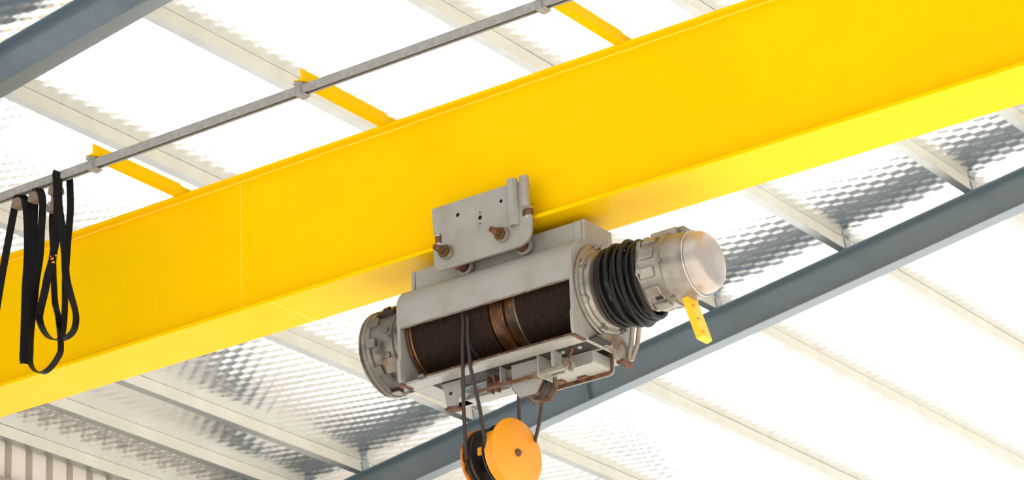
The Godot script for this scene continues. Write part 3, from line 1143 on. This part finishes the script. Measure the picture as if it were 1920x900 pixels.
	cb.cyl(Vector3(-0.40, 6.335, 0.222), Vector3(-0.37, 6.335, 0.222), 0.011, 12, 0.002)
	part(o, cb, "frame_bolt", M.gear)
	# cast arm under the motor flange that carries the hanging cables
	cb = MB.new()
	cb.prism(PackedVector2Array([Vector2(0.10, 6.35), Vector2(0.014, 6.322), Vector2(-0.05, 6.318), Vector2(-0.06, 6.286), Vector2(-0.112, 6.276), Vector2(-0.195, 6.312), Vector2(-0.2, 6.335), Vector2(-0.16, 6.36), Vector2(-0.11, 6.40), Vector2(-0.02, 6.385)]), Vector3(0.462, 0, 0), Vector3(0, 0, 1), Vector3(0, 1, 0), Vector3(0.022, 0, 0), 0.0, 0.004)
	var arm = part(o, cb, "cable_arm", M.worn)
	cb = MB.new()
	cb.bx(0.458, 0.496, 6.268, 6.288, -0.178, -0.085, 0.006)
	part(arm, cb, "toe", M.rust)

func build_drum(o):
	var m = MB.new()
	# bare drum with worn grooved bands in the middle
	var pr = [Vector2(-0.468, 0.0), Vector2(-0.468, 0.205), Vector2(-0.456, 0.205), Vector2(-0.455, 0.178)]
	pr += [Vector2(-0.02, 0.178), Vector2(-0.015, 0.186)]
	for k in 4:
		var x = -0.012 + k * 0.012
		pr += [Vector2(x, 0.186), Vector2(x + 0.006, 0.183), Vector2(x + 0.012, 0.186)]
	pr += [Vector2(0.04, 0.187), Vector2(0.052, 0.187), Vector2(0.054, 0.172), Vector2(0.064, 0.172), Vector2(0.067, 0.187), Vector2(0.12, 0.187), Vector2(0.125, 0.178), Vector2(0.43, 0.178), Vector2(0.431, 0.205), Vector2(0.441, 0.205), Vector2(0.441, 0.0)]
	m.lathe(Vector3(0, AXY, AXZ), Vector3(1, 0, 0), pr, 72)
	var d = part(o, m, "rope_drum", M.drum)
	m = MB.new()
	m.lathe(Vector3(0, AXY, AXZ), Vector3(1, 0, 0), [Vector2(-0.455, 0.18), Vector2(-0.455, 0.2), Vector2(-0.449, 0.205), Vector2(-0.443, 0.2), Vector2(-0.443, 0.18)], 72)
	part(d, m, "guide_ring", M.brass)
	# wound rope, one bundle on each side
	for g in [[-0.442, -0.165], [-0.150, -0.022], [0.128, 0.430]]:
		m = MB.new()
		var prof = []
		var r = 0.0062
		var cnt = int((g[1] - g[0]) / (2 * r))
		var st = (g[1] - g[0]) / cnt
		for k in cnt:
			for j in 5:
				var a = PI - PI * j / 4.0
				prof.append(Vector2(g[0] + (k + 0.5) * st + cos(a) * st * 0.499, 0.190 + sin(a) * r))
		m.lathe(Vector3(0, AXY, AXZ), Vector3(1, 0, 0), prof, 72, 0.3)
		var w = part(o, m, "wound_rope", M.rope)
		w.set_meta("kind", "stuff")
	m = MB.new()
	m.lathe(Vector3(0, AXY, AXZ), Vector3(1, 0, 0), [Vector2(-0.166, 0.18), Vector2(-0.163, 0.1975), Vector2(-0.157, 0.201), Vector2(-0.152, 0.1975), Vector2(-0.149, 0.18)], 72, 0.3)
	part(d, m, "rope_turn", M.plate)
	m = MB.new()
	m.lathe(Vector3(0, AXY, AXZ), Vector3(1, 0, 0), [Vector2(0.113, 0.18), Vector2(0.116, 0.1945), Vector2(0.121, 0.198), Vector2(0.126, 0.1945), Vector2(0.129, 0.18)], 72, 0.3)
	part(d, m, "rope_turn", M.edge)

func build_gear(o):
	var m = MB.new()
	var A = Vector3(0, AXY, AXZ)
	var X = Vector3(1, 0, 0)
	# housing behind the left end plate
	m.lathe(A, -X, [Vector2(0.5, 0.0), Vector2(0.5, 0.188), Vector2(0.545, 0.19), Vector2(0.55, 0.176), Vector2(0.56, 0.176), Vector2(0.565, 0.184), Vector2(0.68, 0.186), Vector2(0.685, 0.197), Vector2(0.705, 0.2)], 64)
	var g = part(o, m, "gear_housing", M.gear)
	m = MB.new()
	m.lathe(A, -X, [Vector2(0.705, 0.18), Vector2(0.705, 0.203), Vector2(0.71, 0.206), Vector2(0.722, 0.206), Vector2(0.724, 0.2), Vector2(0.728, 0.2), Vector2(0.73, 0.205), Vector2(0.742, 0.2), Vector2(0.756, 0.182), Vector2(0.762, 0.15), Vector2(0.764, 0.0)], 64)
	var cv = part(o, m, "gear_cover", M.gear)
	m = MB.new()
	m.lathe(A, -X, [Vector2(0.7305, 0.2055), Vector2(0.736, 0.2035), Vector2(0.741, 0.2012)], 10, 0.7, PI * 0.5 - 1.0 + 1.2, 0.42)
	part(cv, m, "orange_mark", M.orange)
	# raised pads round the rim and a ribbed upper lug
	for a in [0.35, 1.05, 1.62, 2.3, 3.1, 3.9, 4.7, 5.5]:
		m = MB.new()
		var c = A + ang(0.193, a) + Vector3(-0.672, 0, 0)
		var b = Basis(X, a)
		m.box(c, Vector3(0.05, 0.022, 0.044), 0.003, b)
		part(g, m, "pad", M.gear)
	for a in [1.35, 2.0]:
		m = MB.new()
		var c = A + ang(0.185, a)
		m.cyl(c + Vector3(-0.6, 0, 0), c + Vector3(-0.6, 0, 0) + ang(0.008, a), 0.016, 16, 0.002)
		part(g, m, "boss", M.gear)
	m = MB.new()
	m.box(A + ang(0.182, 0.62) + Vector3(-0.625, 0, 0), Vector3(0.1, 0.05, 0.08), 0.008, Basis(X, 0.62))
	var lug = part(g, m, "lug", M.grime)
	m = MB.new()
	m.cyl(A + ang(0.205, 0.62) + Vector3(-0.63, 0, 0), A + ang(0.215, 0.62) + Vector3(-0.63, 0, 0), 0.02, 18, 0.003)
	part(lug, m, "filler_plug", M.grime)
	m = MB.new()
	m.box(A + ang(0.186, 2.25) + Vector3(-0.59, 0, 0), Vector3(0.09, 0.03, 0.07), 0.008, Basis(X, 2.25))
	part(g, m, "rib", M.worn)

func build_motor(o):
	var A = Vector3(0, AXY, AXZ)
	var X = Vector3(1, 0, 0)
	var m = MB.new()
	m.lathe(A, X, [Vector2(0.46, 0.0), Vector2(0.46, 0.214), Vector2(0.464, 0.217), Vector2(0.474, 0.217), Vector2(0.478, 0.212), Vector2(0.479, 0.2), Vector2(0.488, 0.196), Vector2(0.492, 0.19), Vector2(0.493, 0.18), Vector2(0.505, 0.176), Vector2(0.512, 0.17), Vector2(0.514, 0.158), Vector2(0.52, 0.15), Vector2(0.522, 0.13)], 72)
	var fl = part(o, m, "motor_flange", M.cast)
	for k in 7:
		var a = 0.25 + TAU * k / 7.0
		m = MB.new()
		m.box(A + ang(0.197, a) + Vector3(0.487, 0, 0), Vector3(0.022, 0.026, 0.04), 0.005, Basis(X, a))
		var lg = part(fl, m, "bolt_lug", M.cast)
		m = MB.new()
		var c = A + ang(0.198, a) + Vector3(0.498, 0, 0)
		m.hexnut(c, c + X * 0.009, 0.011)
		part(lg, m, "bolt", M.cast)
	# raised arc ribs on the flange
	for q in [[1.2, 0.55], [2.35, 0.5], [0.45, 0.35]]:
		m = MB.new()
		m.lathe(A, X, [Vector2(0.479, 0.186), Vector2(0.497, 0.186), Vector2(0.497, 0.192), Vector2(0.479, 0.192)], 16, 0.7, -q[0] - q[1] * 0.5, q[1])
		part(fl, m, "arc_rib", M.cast)
	# dark stator core with rows of bright fixing heads
	m = MB.new()
	m.lathe(A, X, [Vector2(0.515, 0.148), Vector2(0.76, 0.148)], 48)
	var core = part(o, m, "stator_core", M.motor_core)
	for k in 14:
		var a = TAU * k / 14.0
		m = MB.new()
		m.box(A + ang(0.149, a) + Vector3(0.54, 0, 0), Vector3(0.014, 0.006, 0.014), 0.002, Basis(X, a))
		m.box(A + ang(0.149, a) + Vector3(0.585, 0, 0), Vector3(0.012, 0.006, 0.03), 0.002, Basis(X, a))
		part(core, m, "fixing_head", M.steel)
	# end shield: cut-cornered flange, ribbed drum, banded brake cover
	var hex = PackedVector2Array()
	for k in 24:
		var a = TAU * k / 24.0
		var r = 0.168 / maxf(0.93, cos(fposmod(a + 0.3, TAU / 6.0) - TAU / 12.0) * 1.07)
		hex.append(Vector2(sin(a), cos(a)) * r)
	m = MB.new()
	m.prism(hex, A + Vector3(0.738, 0, 0), Vector3(0, 0, 1), Vector3(0, 1, 0), X * 0.022, 0.9, 0.003)
	var es = part(o, m, "end_shield", M.cast)
	m = MB.new()
	m.lathe(A, X, [Vector2(0.76, 0.160), Vector2(0.80, 0.158), Vector2(0.868, 0.158)], 64)
	part(es, m, "shield_body", M.cast)
	for a in [0.2, 0.75, 1.3, 1.85, 2.4, 2.95, 4.2, 5.4]:
		m = MB.new()
		m.box(A + ang(0.160, a) + Vector3(0.80, 0, 0), Vector3(0.072, 0.02, 0.05), 0.005, Basis(X, a))
		part(es, m, "rib_pad", M.cast)
	m = MB.new()
	m.box(A + ang(0.158, 2.62) + Vector3(0.81, 0, 0), Vector3(0.05, 0.014, 0.03), 0.004, Basis(X, 2.62))
	var vw = part(es, m, "vent_frame", M.cast)
	m = MB.new()
	m.box(A + ang(0.1654, 2.62) + Vector3(0.812, 0, 0), Vector3(0.036, 0.001, 0.02), 0.0, Basis(X, 2.62))
	part(vw, m, "vent_opening", M.hole)
	for k in 5:
		var a = 0.5 + TAU * k / 5.0
		m = MB.new()
		m.box(A + ang(0.164, a) + Vector3(0.765, 0, 0), Vector3(0.024, 0.022, 0.026), 0.004, Basis(X, a))
		part(es, m, "bolt_lug", M.cast)
	m = MB.new()
	m.lathe(A, X, [Vector2(0.862, 0.158), Vector2(0.863, 0.166), Vector2(0.869, 0.166), Vector2(0.871, 0.159), Vector2(0.93, 0.153), Vector2(0.976, 0.142)], 64)
	var bc = part(o, m, "brake_cover", M.cast)
	m = MB.new()
	m.lathe(A, X, [Vector2(0.972, 0.14), Vector2(0.973, 0.150), Vector2(0.976, 0.152), Vector2(0.98, 0.150), Vector2(0.981, 0.14)], 64)
	part(bc, m, "seam_ring", M.steel)
	for a in [2.75, 1.6]:
		m = MB.new()
		m.box(A + ang(0.166, a) + Vector3(0.868, 0, 0), Vector3(0.022, 0.014, 0.018), 0.003, Basis(X, a))
		part(bc, m, "band_clip", M.worn)
	# end cap: rounded twelve-sided drum with a smooth domed face
	m = MB.new()
	m.lathe(A, X, [Vector2(0.98, 0.141), Vector2(1.01, 0.138), Vector2(1.024, 0.133), Vector2(1.036, 0.124), Vector2(1.044, 0.112), Vector2(1.048, 0.096), Vector2(1.051, 0.06), Vector2(1.053, 0.0)], 64)
	part(o, m, "end_cap", M.cap)
	# terminal box on top
	m = MB.new()
	m.bx(0.76, 0.90, 6.715, 6.765, -0.085, 0.055, 0.006)
	var tb = part(o, m, "terminal_box", M.cast)
	m = MB.new()
	m.bx(0.80, 0.925, 6.72, 6.772, -0.11, 0.03, 0.008)
	part(tb, m, "lid", M.cast)
	# yellow plastic housing hanging from the brake cover
	var b = Basis(Vector3(0, 0, 1), 0.29)
	m = MB.new()
	m.box(Vector3(0.938, 6.33, 0.0), Vector3(0.034, 0.215, 0.085), 0.004, b)
	var yt = part(o, m, "yellow_housing", M.tagyel)
	yt.set_meta("label", "yellow plastic housing with three slots")
	for k in 3:
		m = MB.new()
		m.box(Vector3(0.938, 6.33, 0.02) + b.x * 0.0165 + b.y * (0.06 - 0.068 * k), Vector3(0.003, 0.008, 0.03), 0.0, b)
		m.box(Vector3(0.938, 6.33, 0.03) + b.x * 0.0165 + b.y * (0.048 - 0.068 * k), Vector3(0.003, 0.012, 0.008), 0.0, b)
		part(yt, m, "slot", M.tagink)

# ------------------------------------------------------------------ coiled cable on the motor
func build_coil():
	var o = thing("coiled_cable", "black cable coiled many turns around the hoist motor", "cable", Vector3(0.63, 6.34, 0))
	var rng = RandomNumberGenerator.new()
	rng.seed = 12
	var A = Vector3(0, AXY, AXZ)
	var turns = [0.545, 0.572, 0.598, 0.624, 0.648, 0.672, 0.697, 0.72, 0.61, 0.66]
	for i in turns.size():
		var r0 = 0.160 + rng.randf_range(0.0, 0.011) + (0.013 if i >= 8 else 0.0)
		var tx = rng.randf_range(-0.026, 0.026)
		var tp = rng.randf_range(0, TAU)
		var sag = rng.randf_range(0.004, 0.018) * (1.0 + 0.10 * i)
		var pts = []
		for k in 56:
			var a = TAU * k / 56.0
			var r = r0 + sag * maxf(0.0, -cos(a)) + sin(a * 3 + tp) * 0.0015
			pts.append(A + ang(r, a) + Vector3(turns[i] + sin(a + tp) * tx + sin(a) * 0.006, 0, 0))
		var m = MB.new()
		m.tube(pts, 0.0105, 8, true)
		part(o, m, "cable_turn", M.cable)
	# tails dropping to the cast arm
	for q in [[0.0, 0.0], [0.02, -0.02]]:
		var cv = Curve3D.new()
		var dx = q[0]
		var dz = q[1]
		cv.add_point(Vector3(0.60 + dx, 6.41, -0.02 + dz), Vector3.ZERO, Vector3(-0.01, -0.03, -0.02))
		cv.add_point(Vector3(0.522 + dx, 6.362, -0.12 + dz), Vector3(0.02, 0.03, 0.02), Vector3(-0.01, -0.03, -0.02))
		cv.add_point(Vector3(0.488 + dx * 0.5, 6.30, -0.145 + dz * 0.5), Vector3(0.0, 0.03, 0.01), Vector3(0, -0.02, -0.01))
		var pts = []
		for k in 20:
			pts.append(cv.sample_baked(cv.get_baked_length() * k / 19.0, true))
		var m = MB.new()
		m.tube(pts, 0.011, 8)
		part(o, m, "cable_tail", M.worn)

# ------------------------------------------------------------------ hook block
func build_block():
	var o = thing("hook_block", "orange and black twin-sheave hook block hanging on the ropes", "hook block", Vector3(-0.12, 5.60, 0))
	var a = Vector3(0.99, 0, 0.14).normalized()
	var c = Vector3(-0.03, 5.945, 0.004)      # centre of the right cover's face
	var m = MB.new()
	m.lathe(c - a * 0.012, a, [Vector2(0, 0.0), Vector2(0, 0.160), Vector2(0.002, 0.162), Vector2(0.010, 0.162), Vector2(0.0125, 0.159), Vector2(0.013, 0.0)], 72)
	var rc = part(o, m, "cover_disc", M.orange)
	m = MB.new()
	m.lathe(c + a * 0.001, a, [Vector2(0, 0.018), Vector2(0.006, 0.018), Vector2(0.006, 0.013), Vector2(0.014, 0.012), Vector2(0.015, 0.007), Vector2(0.022, 0.006), Vector2(0.022, 0.0)], 18)
	part(rc, m, "axle_nut", M.rust)
	m = MB.new()
	m.lathe(c - a * 0.055, a, [Vector2(0, 0.135), Vector2(0, 0.158), Vector2(0.043, 0.158)], 40, 0.7, -PI * 0.62, -PI * 1.05)
	part(rc, m, "rim_guard", M.orange)
	for t in [-0.062, -0.165]:
		m = MB.new()
		m.lathe(c + a * (t - 0.02), a, [Vector2(0, 0.0), Vector2(0, 0.146), Vector2(0.006, 0.15), Vector2(0.012, 0.15), Vector2(0.020, 0.132), Vector2(0.028, 0.15), Vector2(0.034, 0.15), Vector2(0.04, 0.146), Vector2(0.041, 0.11), Vector2(0.036, 0.1), Vector2(0.036, 0.0)], 56)
		part(o, m, "sheave", M.sheave)
	m = MB.new()
	m.lathe(c - a * 0.204, a, [Vector2(0, 0.0), Vector2(0, 0.153), Vector2(0.002, 0.156), Vector2(0.010, 0.156), Vector2(0.012, 0.154), Vector2(0.012, 0.0)], 64)
	part(o, m, "cover_disc", M.orange_worn)
	m = MB.new()
	m.cyl(c - a * 0.215, c - a * 0.004, 0.03, 20, 0.002)
	part(o, m, "axle", M.sheave)
	# side straps, crosshead and hook below
	for t in [-0.108, -0.118]:
		m = MB.new()
		m.box(c + a * t + Vector3(0, -0.12, 0), Vector3(0.008, 0.26, 0.07), 0.003, Basis(Vector3.UP, -0.14))
		part(o, m, "side_strap", M.orange_worn)
	m = MB.new()
	m.box(Vector3(-0.158, 5.955, 0.11), Vector3(0.026, 0.036, 0.012), 0.004, Basis(Vector3.UP, -0.14))
	part(o, m, "stop_lug", M.orange)
	m = MB.new()
	m.box(c - a * 0.108 + Vector3(0, -0.235, 0), Vector3(0.20, 0.06, 0.08), 0.006, Basis(Vector3.UP, -0.14))
	part(o, m, "crosshead", M.orange)
	var hk = []
	var hc = c - a * 0.108 + Vector3(0, -0.40, 0)
	hk.append(hc + Vector3(0, 0.17, 0))
	hk.append(hc + Vector3(0, 0.11, 0))
	for k in 22:
		var q = PI * 0.5 - k / 21.0 * PI * 1.45
		hk.append(hc + Vector3(sin(q + PI * 0.5 - PI * 0.5) * 0.0, 0, 0) + Vector3(cos(q) * 0.07, sin(q) * 0.075, 0))
	m = MB.new()
	m.tube(hk, 0.022, 12)
	part(o, m, "hook", M.sheave)

# ------------------------------------------------------------------ rope falls
func build_ropes():
	var falls = [
		[Vector3(-0.150, 6.56, 0.206), Vector3(-0.150, 6.44, 0.222), Vector3(-0.154, 6.317, 0.222), Vector3(-0.185, 6.15, 0.185), Vector3(-0.206, 5.998, 0.152), Vector3(-0.206, 5.92, 0.146)],
		[Vector3(-0.128, 6.56, 0.206), Vector3(-0.120, 6.435, 0.222), Vector3(-0.112, 6.307, 0.222), Vector3(-0.105, 6.13, 0.175), Vector3(-0.101, 5.96, 0.147), Vector3(-0.100, 5.92, 0.143)],
		[Vector3(0.03, 6.235, 0.0), Vector3(-0.018, 6.212, -0.012), Vector3(-0.027, 6.203, -0.02), Vector3(-0.062, 6.093, -0.07), Vector3(-0.08, 6.03, -0.10)],
		[Vector3(0.155, 6.235, 0.012), Vector3(0.102, 6.196, -0.03), Vector3(0.03, 6.09, -0.09), Vector3(-0.035, 6.0, -0.13), Vector3(-0.08, 5.95, -0.14)],
	]
	var o = thing("hoist_rope", "dark steel wire rope falling from the drum to the hook block", "rope", Vector3(-0.12, 5.92, 0.1))
	for f in falls:
		var pts = []
		for i in f.size() - 1:
			for k in 6:
				pts.append(f[i].lerp(f[i + 1], k / 6.0))
		pts.append(f[f.size() - 1])
		var m = MB.new()
		m.tube(pts, 0.0085, 10)
		part(o, m, "rope_fall", M.fall)
